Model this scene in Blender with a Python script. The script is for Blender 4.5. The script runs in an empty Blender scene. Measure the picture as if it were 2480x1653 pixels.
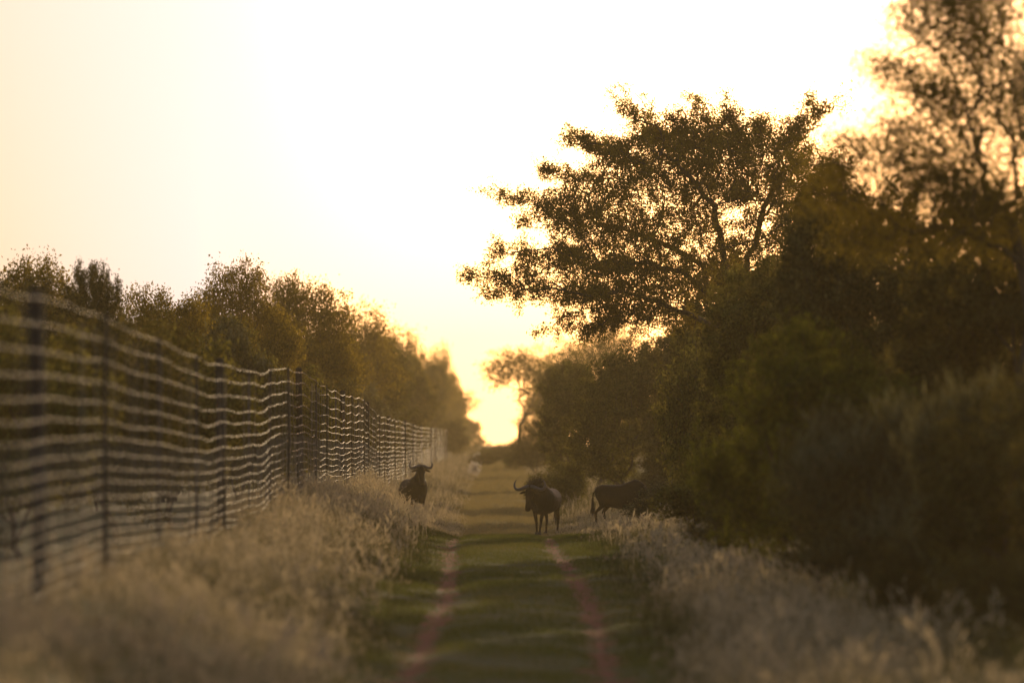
import bpy, math, random
import numpy as np
from mathutils import Vector, Matrix

# ------------------------------------------------------------------ camera, sky, sun, exposure
scene = bpy.context.scene
C = scene.collection
CAMH = 2.37
FPX = 300.0 / 36.0 * 2480.0          # focal length in photo pixels
VPX, HZ = 1200.0, 1000.0             # where the track runs to, height of the true horizon in the photo
cam_d = bpy.data.cameras.new("camera")
cam = bpy.data.objects.new("camera", cam_d); C.objects.link(cam)
cam_d.lens = 300.0; cam_d.sensor_width = 36.0
cam_d.clip_start = 1.0; cam_d.clip_end = 20000.0
cam.location = (0, 0, CAMH)
pitch = math.atan((HZ - 826.5) / FPX); yaw = math.atan((1240.0 - VPX) / FPX)
cam.rotation_euler = (math.pi / 2 + pitch, 0, -yaw)
cam_d.dof.use_dof = True
cam_d.dof.focus_distance = 196.0
cam_d.dof.aperture_fstop = 2.5
scene.camera = cam

SUN_EL, SUN_AZ = math.radians(8.0), math.radians(12.0)     # azimuth measured from straight ahead, to the right
world = bpy.data.worlds.new("World"); scene.world = world
world.use_nodes = True
nt = world.node_tree; nt.nodes.clear()
wo = nt.nodes.new("ShaderNodeOutputWorld")
bg = nt.nodes.new("ShaderNodeBackground"); bg.inputs["Strength"].default_value = 0.12
sky = nt.nodes.new("ShaderNodeTexSky"); sky.sky_type = 'NISHITA'; sky.sun_disc = False
sky.sun_elevation = SUN_EL; sky.sun_rotation = SUN_AZ
sky.air_density = 1.05; sky.dust_density = 4.0; sky.ozone_density = 1.0; sky.altitude = 1100
tint = nt.nodes.new("ShaderNodeMix"); tint.data_type = 'RGBA'; tint.blend_type = 'MULTIPLY'; tint.inputs[0].default_value = 1
tint.inputs[7].default_value = (1.0, 0.85, 0.98, 1); nt.links.new(sky.outputs[0], tint.inputs[6])
# a gradient mixed into the sky colour low on the left: peach coloured and less bright
tcw = nt.nodes.new("ShaderNodeTexCoord"); sxyz = nt.nodes.new("ShaderNodeSeparateXYZ"); nt.links.new(tcw.outputs["Generated"], sxyz.inputs[0])
veil = nt.nodes.new("ShaderNodeValToRGB"); ve = veil.color_ramp.elements; veil.color_ramp.interpolation = 'EASE'
mrv = nt.nodes.new("ShaderNodeMapRange"); mrv.inputs[1].default_value = -0.5; mrv.inputs[2].default_value = 0.0; nt.links.new(sxyz.outputs["X"], mrv.inputs[0])
ve[0].position = 0.40; ve[0].color = (0, 0, 0, 1); ve[1].position = 0.80; ve[1].color = (1, 1, 1, 1)
e_ = ve.new(0.928); e_.color = (1, 1, 1, 1); e_ = ve.new(0.985); e_.color = (0, 0, 0, 1)
nt.links.new(mrv.outputs[0], veil.inputs[0])
elv = nt.nodes.new("ShaderNodeMapRange"); elv.inputs[1].default_value = 0.30; elv.inputs[2].default_value = 0.06; nt.links.new(sxyz.outputs["Z"], elv.inputs[0])
fwd = nt.nodes.new("ShaderNodeMath"); fwd.operation = 'GREATER_THAN'; fwd.inputs[1].default_value = 0.0; nt.links.new(sxyz.outputs["Y"], fwd.inputs[0])
m1 = nt.nodes.new("ShaderNodeMath"); m1.operation = 'MULTIPLY'; nt.links.new(veil.outputs[0], m1.inputs[0]); nt.links.new(elv.outputs[0], m1.inputs[1])
m2 = nt.nodes.new("ShaderNodeMath"); m2.operation = 'MULTIPLY'; nt.links.new(m1.outputs[0], m2.inputs[0]); nt.links.new(fwd.outputs[0], m2.inputs[1])
vm = nt.nodes.new("ShaderNodeMix"); vm.data_type = 'RGBA'; nt.links.new(m2.outputs[0], vm.inputs[0])
vc = nt.nodes.new("ShaderNodeMapRange"); vc.inputs[1].default_value = 0.0; vc.inputs[2].default_value = 0.045; nt.links.new(sxyz.outputs["Z"], vc.inputs[0])
vcol = nt.nodes.new("ShaderNodeMix"); vcol.data_type = 'RGBA'; nt.links.new(vc.outputs[0], vcol.inputs[0])
vcol.inputs[6].default_value = (9.4, 5.8, 2.6, 1); vcol.inputs[7].default_value = (9.2, 6.2, 4.2, 1)
nt.links.new(tint.outputs[2], vm.inputs[6]); 
vx = nt.nodes.new("ShaderNodeMapRange"); vx.inputs[1].default_value = -0.072; vx.inputs[2].default_value = -0.034; nt.links.new(sxyz.outputs["X"], vx.inputs[0])
vmx = nt.nodes.new("ShaderNodeMix"); vmx.data_type = 'RGBA'; nt.links.new(vx.outputs[0], vmx.inputs[0]); nt.links.new(vcol.outputs[2], vmx.inputs[6])
vmx.inputs[7].default_value = (9.6, 8.0, 7.3, 1); nt.links.new(vmx.outputs[2], vm.inputs[7])
nt.links.new(vm.outputs[2], bg.inputs["Color"])
nt.links.new(bg.outputs[0], wo.inputs["Surface"])

sl = bpy.data.lights.new("sun", 'SUN'); sl.energy = 2.0; sl.angle = math.radians(0.5); sl.color = (1.0, 0.74, 0.42)
so = bpy.data.objects.new("sun", sl); C.objects.link(so)
sd = Vector((math.sin(SUN_AZ) * math.cos(SUN_EL), math.cos(SUN_AZ) * math.cos(SUN_EL), math.sin(SUN_EL)))
so.rotation_euler = sd.to_track_quat('Z', 'Y').to_euler()

scene.view_settings.view_transform = 'Standard'
scene.view_settings.look = 'None'
scene.view_settings.gamma = 1.0
scene.view_settings.exposure = 0.15
scene.render.engine = 'CYCLES'
scene.cycles.use_denoising = True
scene.cycles.denoiser = 'OPENIMAGEDENOISE'
scene.cycles.max_bounces = 6
scene.cycles.diffuse_bounces = 3
scene.cycles.transmission_bounces = 3
scene.cycles.volume_bounces = 1
scene.cycles.sample_clamp_indirect = 4.0

# ------------------------------------------------------------------ helpers
rng = np.random.default_rng(7)
random.seed(7)
PI = math.pi

def tag(o, label=None, cat=None, group=None, kind=None):
    if label: o["label"] = label
    if cat: o["category"] = cat
    if group: o["group"] = group
    if kind: o["kind"] = kind
    return o

def empty(name, loc, rz=0.0, sc=1.0):
    o = bpy.data.objects.new(name, None); C.objects.link(o)
    o.location = loc; o.rotation_euler = (0, 0, rz); o.scale = (sc, sc, sc) if not isinstance(sc, tuple) else sc
    o.empty_display_size = 0.3
    return o

def mesh_np(name, verts, faces, mats, smooth=False, tone=None):
    """verts (n,3); faces: (m,k) array of equal-size faces, or list of such arrays"""
    me = bpy.data.meshes.new(name)
    if not isinstance(faces, list): faces = [faces]
    faces = [f for f in faces if len(f)]
    verts = np.asarray(verts, dtype=np.float32)
    me.vertices.add(len(verts)); me.vertices.foreach_set("co", verts.ravel())
    nl = sum(f.size for f in faces); nf = sum(len(f) for f in faces)
    me.loops.add(nl); me.loops.foreach_set("vertex_index", np.concatenate([f.ravel() for f in faces]).astype(np.int32))
    me.polygons.add(nf)
    sizes = np.concatenate([np.full(len(f), f.shape[1]) for f in faces])
    starts = np.concatenate([[0], np.cumsum(sizes)[:-1]]).astype(np.int32)
    me.polygons.foreach_set("loop_start", starts)
    if smooth: me.polygons.foreach_set("use_smooth", np.ones(nf, dtype=bool))
    for m in (mats if isinstance(mats, (list, tuple)) else [mats]): me.materials.append(m)
    if tone is not None:
        a = me.attributes.new("tone", 'FLOAT', 'POINT')
        a.data.foreach_set("value", np.asarray(tone, dtype=np.float32))
    me.update(calc_edges=True)
    return me

def obj(name, me, parent=None):
    o = bpy.data.objects.new(name, me); C.objects.link(o)
    if parent is not None: o.parent = parent
    return o

def tube_np(pts, radii, sides=6, cap=True):
    pts = np.asarray(pts, float); n = len(pts)
    radii = np.broadcast_to(np.asarray(radii, float), (n,))
    t = np.gradient(pts, axis=0); t /= np.linalg.norm(t, axis=1)[:, None] + 1e-9
    up = np.array([0, 0, 1.0]) if abs(t[0][2]) < 0.9 else np.array([1.0, 0, 0])
    V = []
    a = np.linspace(0, 2 * PI, sides, endpoint=False)
    u = np.cross(t[0], up); u /= np.linalg.norm(u)
    for i in range(n):
        u = u - t[i] * np.dot(u, t[i]); u /= np.linalg.norm(u) + 1e-9
        w = np.cross(t[i], u)
        V.append(pts[i] + radii[i] * (np.cos(a)[:, None] * u + np.sin(a)[:, None] * w))
    V = np.concatenate(V)
    i0 = np.arange(n - 1)[:, None] * sides; k = np.arange(sides)[None, :]; k2 = (k + 1) % sides
    F = np.stack([i0 + k, i0 + k2, i0 + sides + k2, i0 + sides + k], -1).reshape(-1, 4)
    return V, F

def merge(parts):
    V, F, o = [], [], 0
    for v, f in parts:
        V.append(v); F.append(f + o); o += len(v)
    return np.concatenate(V), np.concatenate(F)

def copy_tree(root, loc, rz, sc, name=None):
    c = root.copy(); C.objects.link(c)
    c.location = loc; c.rotation_euler = (0, 0, rz); c.scale = sc
    for k in ("label", "category", "group", "kind"):
        if k in c: del c[k]
    if name: c.name = name
    for ch in root.children:
        d = ch.copy(); C.objects.link(d); d.parent = c
    return c

# ------------------------------------------------------------------ materials
def new_mat(name):
    m = bpy.data.materials.new(name); m.use_nodes = True
    m.node_tree.nodes.clear()
    return m, m.node_tree.nodes, m.node_tree.links

def ramp(N, stops):
    r = N.new("ShaderNodeValToRGB"); e = r.color_ramp.elements
    while len(e) > 1: e.remove(e[-1])
    e[0].position, e[0].color = stops[0][0], (*stops[0][1], 1)
    for p, c in stops[1:]:
        x = e.new(p); x.color = (*c, 1)
    return r

def leaf_mat(name, cols, trans=0.35, patch=1.2, sat_t=(1.25, 1.1, 0.6)):
    """leaves: mixed colours from leaf to leaf and clump to clump, part of the light passes through"""
    m, N, L = new_mat(name)
    out = N.new("ShaderNodeOutputMaterial")
    geo = N.new("ShaderNodeNewGeometry"); tc = N.new("ShaderNodeTexCoord")
    nz = N.new("ShaderNodeTexNoise"); nz.inputs["Scale"].default_value = patch; nz.inputs["Detail"].default_value = 3
    L.new(tc.outputs["Object"], nz.inputs["Vector"])
    ad = N.new("ShaderNodeMath"); ad.operation = 'MULTIPLY_ADD'
    L.new(geo.outputs["Random Per Island"], ad.inputs[0]); ad.inputs[1].default_value = 0.55
    sbm = N.new("ShaderNodeMath"); sbm.operation = 'MULTIPLY_ADD'; sbm.inputs[1].default_value = 1.6; sbm.inputs[2].default_value = -0.42
    L.new(nz.outputs["Fac"], sbm.inputs[0]); L.new(sbm.outputs[0], ad.inputs[2])
    r = ramp(N, [(0.30, cols[0]), (0.60, cols[1]), (0.98, cols[2])])
    L.new(ad.outputs[0], r.inputs[0])
    di = N.new("ShaderNodeBsdfDiffuse"); L.new(r.outputs[0], di.inputs["Color"])
    tr = N.new("ShaderNodeBsdfTranslucent")
    mu = N.new("ShaderNodeMix"); mu.data_type = 'RGBA'; mu.blend_type = 'MULTIPLY'; mu.inputs[0].default_value = 1
    L.new(r.outputs[0], mu.inputs[6]); mu.inputs[7].default_value = (*sat_t, 1)
    L.new(mu.outputs[2], tr.inputs["Color"])
    mx = N.new("ShaderNodeMixShader"); mx.inputs[0].default_value = trans
    L.new(di.outputs[0], mx.inputs[1]); L.new(tr.outputs[0], mx.inputs[2])
    L.new(mx.outputs[0], out.inputs["Surface"])
    return m

def simple_mat(name, a, b, scale=8.0, rough=0.8, metallic=0.0, stretch=None, bump=0.0, spec=0.3):
    m, N, L = new_mat(name)
    out = N.new("ShaderNodeOutputMaterial"); p = N.new("ShaderNodeBsdfPrincipled")
    tc = N.new("ShaderNodeTexCoord"); nz = N.new("ShaderNodeTexNoise")
    nz.inputs["Scale"].default_value = scale; nz.inputs["Detail"].default_value = 5
    if stretch:
        mp = N.new("ShaderNodeMapping"); mp.inputs["Scale"].default_value = stretch
        L.new(tc.outputs["Object"], mp.inputs[0]); L.new(mp.outputs[0], nz.inputs["Vector"])
    else: L.new(tc.outputs["Object"], nz.inputs["Vector"])
    r = ramp(N, [(0.35, a), (0.65, b)]); L.new(nz.outputs["Fac"], r.inputs[0])
    L.new(r.outputs[0], p.inputs["Base Color"])
    p.inputs["Roughness"].default_value = rough; p.inputs["Metallic"].default_value = metallic
    p.inputs["Specular IOR Level"].default_value = spec
    if bump:
        b_ = N.new("ShaderNodeBump"); b_.inputs["Strength"].default_value = bump
        L.new(nz.outputs["Fac"], b_.inputs["Height"]); L.new(b_.outputs[0], p.inputs["Normal"])
    L.new(p.outputs[0], out.inputs["Surface"])
    return m

M_bark = simple_mat("bark", (0.045, 0.033, 0.024), (0.11, 0.085, 0.06), 14, 0.9, stretch=(1, 1, 0.25), bump=0.5)
M_leaf_hero = leaf_mat("leaves_acacia", [(0.09, 0.078, 0.018), (0.16, 0.137, 0.034), (0.28, 0.235, 0.055)], 0.65)
M_leaf_olive = leaf_mat("leaves_olive", [(0.045, 0.046, 0.013), (0.110, 0.108, 0.028), (0.27, 0.245, 0.062)], 0.4)
M_leaf_dark = leaf_mat("leaves_dark", [(0.038, 0.036, 0.013), (0.086, 0.080, 0.028), (0.21, 0.18, 0.060)], 0.35)
M_leaf_green = leaf_mat("leaves_green", [(0.045, 0.056, 0.011), (0.088, 0.100, 0.018), (0.18, 0.19, 0.035)], 0.5)
M_leaf_grey = leaf_mat("leaves_grey", [(0.045, 0.046, 0.022), (0.10, 0.10, 0.050), (0.26, 0.245, 0.13)], 0.35)
M_leaf_gold = leaf_mat("leaves_gold", [(0.09, 0.074, 0.014), (0.17, 0.14, 0.026), (0.30, 0.24, 0.045)], 0.65)
M_hide = simple_mat("hide", (0.011, 0.008, 0.005), (0.023, 0.016, 0.010), 9, 0.6, stretch=(3, 3, 0.5), bump=0.15, spec=0.06)
M_hair = simple_mat("hair", (0.012, 0.010, 0.008), (0.03, 0.024, 0.018), 30, 0.6)
M_horn = simple_mat("horn", (0.03, 0.026, 0.022), (0.075, 0.06, 0.046), 20, 0.32, spec=0.7)
M_eye = simple_mat("eye", (0.008, 0.006, 0.005), (0.014, 0.010, 0.008), 3, 0.1, spec=0.8)
M_hoof = simple_mat("hoof", (0.015, 0.013, 0.011), (0.03, 0.025, 0.02), 20, 0.4)
M_wire = simple_mat("wire", (0.20, 0.155, 0.10), (0.36, 0.285, 0.195), 6, 0.55, metallic=0.2, spec=0.4)
M_post = simple_mat("post", (0.02, 0.016, 0.012), (0.05, 0.038, 0.028), 20, 0.85, stretch=(1, 1, 0.1), bump=0.4)
M_steel = simple_mat("dropper_steel", (0.05, 0.038, 0.028), (0.09, 0.07, 0.05), 20, 0.8, metallic=0.0)

# ------------------------------------------------------------------ terrain
prof = [(0, 704), (127, 731), (265, 768), (408, 832), (510, 878), (561, 885), (632, 901), (678, 890), (729, 901), (755, 919), (826, 954),
        (887, 970), (918, 1005), (949, 1015), (1015, 1033), (1081, 1043)]
FENCE_X, FENCE_H = -3.4, 2.4
fy = [FENCE_X * -1 * FPX / (VPX - x) for x, y in prof]
fz = [CAMH + (HZ - y) / (FPX / d) - FENCE_H for (x, y), d in zip(prof, fy)]
fy = [-50] + fy + [700, 1000, 1600, 4000]
fz = [fz[0] - 0.1] + fz + [-1.7, -3.6, -9.0, -20.0]
_yy = np.linspace(-50, 4000, 8101)
_zz = np.interp(_yy, fy, fz)
_k = np.hanning(15); _k /= _k.sum()
_zs = np.convolve(np.pad(_zz, 7, mode='edge'), _k, mode='valid')
def z_fence(y): return np.interp(y, _yy, _zs)
def sstep(a, b, x):
    t = np.clip((x - a) / (b - a), 0, 1); return t * t * (3 - 2 * t)
def z_road(y):
    return (-0.90 * sstep(158, 222, y)) + np.interp(y, [0, 600, 660, 1000, 1600, 4000], [0, 0, -0.5, -3.6, -9, -19])
def wobble(x, y):
    return 0.05 * np.sin(x * 1.9 + 0.31 * y) * np.cos(0.23 * y + x) + 0.035 * np.sin(0.83 * y + 2.3 * x + 1)
def terrain(x, y):
    x = np.asarray(x, float); y = np.asarray(y, float)
    zr = z_road(y); zf = z_fence(y)
    far = sstep(195, 235, y) * (1 - sstep(300, 400, y))
    wl = sstep(-0.95 - 1.65 * far, -3.45, x)
    wr = sstep(1.6, 5.0, x)
    z = zr * (1 - wl) + zf * wl + wr * 0.18
    # worn wheel tracks
    for c in (-0.72, 1.10):
        z = z - 0.05 * np.exp(-((x - c - 0.08 * np.sin(y * 0.07)) / 0.2) ** 2) * (1 - wl)
    z = z + wobble(x, y) * (0.07 + 0.93 * np.clip(np.abs(x - 0.2) / 2.5 - 0.4, 0, 1))
    return z

def grid_mesh(name, xs, ys, mat):
    X, Y = np.meshgrid(xs, ys)
    Z = terrain(X, Y)
    V = np.stack([X, Y, Z], -1).reshape(-1, 3)
    nx, ny = len(xs), len(ys)
    i = (np.arange(ny - 1)[:, None] * nx + np.arange(nx - 1)[None, :]).ravel()
    F = np.stack([i, i + 1, i + nx + 1, i + nx], -1)
    return mesh_np(name, V, F, mat, smooth=True)

def ground_mat():
    m, N, L = new_mat("ground")
    out = N.new("ShaderNodeOutputMaterial"); p = N.new("ShaderNodeBsdfPrincipled")
    p.inputs["Roughness"].default_value = 0.95; p.inputs["Specular IOR Level"].default_value = 0.1
    geo = N.new("ShaderNodeNewGeometry"); sp = N.new("ShaderNodeSeparateXYZ"); L.new(geo.outputs["Position"], sp.inputs[0])
    def math_(op, a, b=None, c=None):
        n = N.new("ShaderNodeMath"); n.operation = op
        for i, v in enumerate((a, b, c)):
            if v is None: continue
            if isinstance(v, (int, float)): n.inputs[i].default_value = v
            else: L.new(v, n.inputs[i])
        return n.outputs[0]
    mp = N.new("ShaderNodeMapping"); mp.inputs["Scale"].default_value = (1, 0.25, 1); L.new(geo.outputs["Position"], mp.inputs[0])
    n1 = N.new("ShaderNodeTexNoise"); n1.inputs["Scale"].default_value = 2.2; n1.inputs["Detail"].default_value = 6; L.new(mp.outputs[0], n1.inputs["Vector"])
    n2 = N.new("ShaderNodeTexNoise"); n2.inputs["Scale"].default_value = 0.5; n2.inputs["Detail"].default_value = 4; L.new(mp.outputs[0], n2.inputs["Vector"])
    n3 = N.new("ShaderNodeTexNoise"); n3.inputs["Scale"].default_value = 30; n3.inputs["Detail"].default_value = 5; L.new(geo.outputs["Position"], n3.inputs["Vector"])
    grass = ramp(N, [(0.3, (0.080, 0.084, 0.022)), (0.5, (0.13, 0.13, 0.038)), (0.7, (0.16, 0.13, 0.06))])
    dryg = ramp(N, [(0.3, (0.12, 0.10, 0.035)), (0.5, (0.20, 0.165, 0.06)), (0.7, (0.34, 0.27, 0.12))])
    L.new(math_('ADD', math_('MULTIPLY', n2.outputs["Fac"], 0.6), math_('MULTIPLY', n3.outputs["Fac"], 0.4)), grass.inputs[0])
    soil = ramp(N, [(0.3, (0.20, 0.058, 0.027)), (0.7, (0.35, 0.110, 0.052))]); L.new(n3.outputs["Fac"], soil.inputs[0])
    sy = math_('MULTIPLY', math_('SINE', math_('MULTIPLY', sp.outputs["Y"], 0.07)), 0.08)
    tot = None
    for c in (-0.72, 1.10):
        d = math_('ABSOLUTE', math_('SUBTRACT', math_('SUBTRACT', sp.outputs["X"], c), sy))
        d = math_('ADD', d, math_('MULTIPLY', math_('SUBTRACT', n1.outputs["Fac"], 0.5), 0.9))
        w = N.new("ShaderNodeMapRange"); w.inputs[1].default_value = 0.21; w.inputs[2].default_value = 0.05
        w.inputs[3].default_value = 0; w.inputs[4].default_value = 1; L.new(d, w.inputs[0])
        tot = w.outputs[0] if tot is None else math_('MAXIMUM', tot, w.outputs[0])
    mx = N.new("ShaderNodeMix"); mx.data_type = 'RGBA'
    L.new(dryg.inputs[0].links[0].from_socket if dryg.inputs[0].links else grass.inputs[0].links[0].from_socket, dryg.inputs[0])
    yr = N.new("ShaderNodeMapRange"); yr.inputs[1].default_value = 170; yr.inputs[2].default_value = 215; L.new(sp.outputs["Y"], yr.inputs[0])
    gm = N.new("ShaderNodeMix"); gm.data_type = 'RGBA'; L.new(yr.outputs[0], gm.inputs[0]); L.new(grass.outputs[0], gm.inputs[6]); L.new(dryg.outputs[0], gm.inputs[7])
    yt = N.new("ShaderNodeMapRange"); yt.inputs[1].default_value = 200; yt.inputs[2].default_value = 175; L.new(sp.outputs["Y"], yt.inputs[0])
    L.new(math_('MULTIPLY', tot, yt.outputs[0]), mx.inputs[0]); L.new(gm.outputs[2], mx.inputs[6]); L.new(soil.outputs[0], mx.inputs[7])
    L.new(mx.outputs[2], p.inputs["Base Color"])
    b = N.new("ShaderNodeBump"); b.inputs["Strength"].default_value = 0.6; b.inputs["Distance"].default_value = 0.03
    L.new(n3.outputs["Fac"], b.inputs["Height"]); L.new(b.outputs[0], p.inputs["Normal"])
    L.new(p.outputs[0], out.inputs["Surface"])
    return m
M_ground = ground_mat()
xs = np.concatenate([[-3000, -1200, -500, -200, -90, -50, -30, -20, -14, -10, -8, -6.5], np.arange(-5.5, 6.5, 0.13), [7.5, 9, 12, 16, 22, 32, 50, 90, 200, 500, 1200, 3000]])
ys = np.concatenate([[-600, -200, -60, -20], np.arange(0, 40, 4), np.arange(40, 260, 0.5), np.arange(260, 700, 3), np.arange(700, 1600, 20), [1800, 2200, 3000, 4000, 6000]])
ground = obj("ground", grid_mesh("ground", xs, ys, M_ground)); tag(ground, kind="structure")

# ------------------------------------------------------------------ grass
def grass_mat(name, lo, mid, hi, trans=0.45):
    """colour follows the tuft's own tone (green tufts to dry straw tufts)"""
    m, N, L = new_mat(name)
    out = N.new("ShaderNodeOutputMaterial")
    at = N.new("ShaderNodeAttribute"); at.attribute_name = "tone"
    geo = N.new("ShaderNodeNewGeometry")
    a = N.new("ShaderNodeMath"); a.operation = 'MULTIPLY_ADD'
    L.new(geo.outputs["Random Per Island"], a.inputs[0]); a.inputs[1].default_value = 0.3; L.new(at.outputs["Fac"], a.inputs[2])
    r = ramp(N, [(0.1, lo), (0.6, mid), (1.15 if False else 1.0, hi)]); L.new(a.outputs[0], r.inputs[0])
    di = N.new("ShaderNodeBsdfDiffuse"); tr = N.new("ShaderNodeBsdfTranslucent")
    L.new(r.outputs[0], di.inputs["Color"]); L.new(r.outputs[0], tr.inputs["Color"])
    mx = N.new("ShaderNodeMixShader"); mx.inputs[0].default_value = trans
    L.new(di.outputs[0], mx.inputs[1]); L.new(tr.outputs[0], mx.inputs[2]); L.new(mx.outputs[0], out.inputs["Surface"])
    return m
M_tall = grass_mat("tall_grass", (0.060, 0.072, 0.020), (0.17, 0.145, 0.055), (0.56, 0.44, 0.25))
M_short = grass_mat("short_grass", (0.085, 0.098, 0.020), (0.19, 0.20, 0.042), (0.38, 0.29, 0.11))

def hash_noise(x, y, s, seed):
    """cheap smooth 2-D value noise"""
    r = np.random.default_rng(seed); T = r.random((256, 256))
    u, v = x / s, y / s
    iu, iv = np.floor(u).astype(int), np.floor(v).astype(int); fu, fv = u - iu, v - iv
    fu, fv = fu * fu * (3 - 2 * fu), fv * fv * (3 - 2 * fv)
    g = lambda a, b: T[a % 256, b % 256]
    return (g(iu, iv) * (1 - fu) + g(iu + 1, iv) * fu) * (1 - fv) + (g(iu, iv + 1) * (1 - fu) + g(iu + 1, iv + 1) * fu) * fv

def blades(x, y, h, lean, width, tone, r, plume=None):
    n = len(x)
    z = terrain(x, y) - 0.02
    az = r.random(n) * 2 * PI; dx, dy = np.cos(az), np.sin(az)
    fa = r.random(n) * 2 * PI; wx, wy = np.cos(fa), np.sin(fa)
    P = np.stack([x, y, z], -1); W = np.stack([wx, wy, np.zeros(n)], -1) * (width / 2)[:, None]
    D = np.stack([dx, dy, np.zeros(n)], -1)
    U = np.array([0, 0, 1.0])
    mid = P + U * (h * 0.58)[:, None] + D * (lean * h * 0.25)[:, None]
    tip = P + U * (h * (1 - 0.25 * lean))[:, None] + D * (lean * h)[:, None]
    V = np.stack([P - W, P + W, mid + W * 0.8, mid - W * 0.8, tip], 1).reshape(-1, 3)
    b = np.arange(n)[:, None] * 5
    Q = b + np.array([[0, 1, 2, 3]]); T = b + np.array([[3, 2, 4]])
    tn = np.repeat(tone, 5)
    out = [V]; quads = [Q]; tris = [T]; tones = [tn]; off = len(V)
    if plume is not None:
        idx = np.where(plume > 0)[0]; pl = plume[idx]
        # open seed head: several thin slips near the blade tip
        for k in range(5):
            m = len(idx)
            c = mid[idx] + (tip[idx] - mid[idx]) * (0.35 + 0.16 * k + 0.1 * r.random(m))[:, None]
            dv = r.normal(size=(m, 3)) * 0.55 + np.array([0, 0, 0.9]); dv /= np.linalg.norm(dv, axis=1)[:, None]
            L_ = (pl * (0.7 + 0.6 * r.random(m)))[:, None]
            sd_ = np.cross(dv, r.normal(size=(m, 3))); sd_ /= np.linalg.norm(sd_, axis=1)[:, None] + 1e-9
            e = c + dv * L_
            mm = (c + e) / 2
            ww = sd_ * (0.09 * L_ + 0.001)
            v = np.stack([c, mm + ww, e, mm - ww], 1).reshape(-1, 3)
            out.append(v); quads.append(off + np.arange(m)[:, None] * 4 + np.array([[0, 1, 2, 3]]))
            tones.append(np.repeat(tone[idx] + 0.22, 4)); off += len(v)
    return out, quads, tris, tones

def scatter(n_t, per, xr, yr, r, ypow=1.0, spread=0.12):
    tx = xr[0] + (xr[1] - xr[0]) * r.random(n_t)
    ty = yr[0] + (yr[1] - yr[0]) * r.random(n_t) ** ypow
    x = np.repeat(tx, per) + r.normal(size=n_t * per) * spread
    y = np.repeat(ty, per) + r.normal(size=n_t * per) * spread
    return tx, ty, x, y

V_, Q_, T_, N_ = [], [], [], []; _off = 0
def add_grass(res):
    global _off
    out, quads, tris, tones = res
    for v in out: V_.append(v)
    for q in quads: Q_.append(q + _off)
    for t in tris: T_.append(t + _off)
    for t in tones: N_.append(t)
    _off += sum(len(v) for v in out)
def flush(name, mat):
    global V_, Q_, T_, N_, _off
    me = mesh_np(name, np.concatenate(V_), [np.concatenate(Q_), np.concatenate(T_)], mat, tone=np.concatenate(N_))
    V_, Q_, T_, N_ = [], [], [], []; _off = 0
    return obj(name, me)

def tall_zone(xr, yr, dens, per, hmean, r, wid, drop=None):
    area = (xr[1] - xr[0]) * (yr[1] - yr[0]); nt_ = int(area * dens)
    tx, ty, x, y = scatter(nt_, per, xr, yr, r)
    ht = hmean * (0.35 + 1.15 * hash_noise(tx, ty * 0.5, 1.1, 3)) * (0.75 + 0.5 * r.random(nt_))
    gr = 0.35 * hash_noise(tx + 50, ty * 0.35, 1.3, 5) + 0.2 * hash_noise(tx + 9, ty * 0.5, 0.35, 15) + 0.45 * r.random(nt_)
    gr = gr - 0.30 * np.clip((tx - 3.4) / 1.0, 0, 1) - 0.05 * (tx > 0)        # 0 green .. 1 dry
    # greener and shorter next to the track
    wd = np.interp(ty, [70, 90, 115, 600], [0.55, 0.8, 1.6, 1.6])
    edge = np.minimum(np.clip((-1.0 - tx) / wd, 0, 1) + (tx > 0), np.clip((tx - 1.4) / wd, 0, 1) + (tx < 0))
    ht = ht * (0.28 + 0.72 * edge)
    gr = gr - 0.45 * (1 - edge) * (ty < 190)
    ht = ht * np.where(gr < 0.4, 0.8, 1.0)
    tone = np.clip(2.3 * (gr - 0.45) + 0.55, 0.0, 0.95)
    keep = np.repeat((edge > 0.02) & (hash_noise(tx + 20, ty * 0.6, 0.6, 77) > 0.25) & (r.random(nt_) < 0.35 + 0.65 * edge + 0.3), per)
    h = np.repeat(ht, per) * (0.55 + 0.6 * r.random(len(x)))
    tn = np.repeat(tone, per) + r.normal(size=len(x)) * 0.05
    lean = 0.15 + 0.6 * r.random(len(x)) ** 1.5
    pl = np.where((r.random(len(x)) < 0.24) & (tn > 0.22), 0.04 + 0.05 * r.random(len(x)), 0)
    sel = keep
    add_grass(blades(x[sel], y[sel], h[sel], lean[sel], np.full(sel.sum(), wid), tn[sel], r, pl[sel]))

r1 = np.random.default_rng(11)
tall_zone((-3.9, -1.05), (42, 78), 15, 10, 0.26, r1, 0.006)
tall_zone((-3.9, -1.05), (78, 120), 19, 10, 0.44, r1, 0.006)
tall_zone((-3.4, -1.5), (212, 238), 10, 8, 0.45, r1, 0.010)
tall_zone((-3.2, -1.9), (239, 252), 20, 8, 0.62, r1, 0.010)
tall_zone((-3.9, -1.05), (120, 260), 19, 8, 0.48, r1, 0.010)
tall_zone((-5.5, -1.15), (260, 620), 4, 7, 0.6, r1, 0.022)
tall_zone((1.50, 5.2), (60, 125), 13, 10, 0.46, r1, 0.006)
tall_zone((1.50, 6.0), (125, 260), 11, 8, 0.36, r1, 0.010)
tall_zone((1.7, 6.5), (260, 620), 3.5, 7, 0.75, r1, 0.022)

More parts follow.
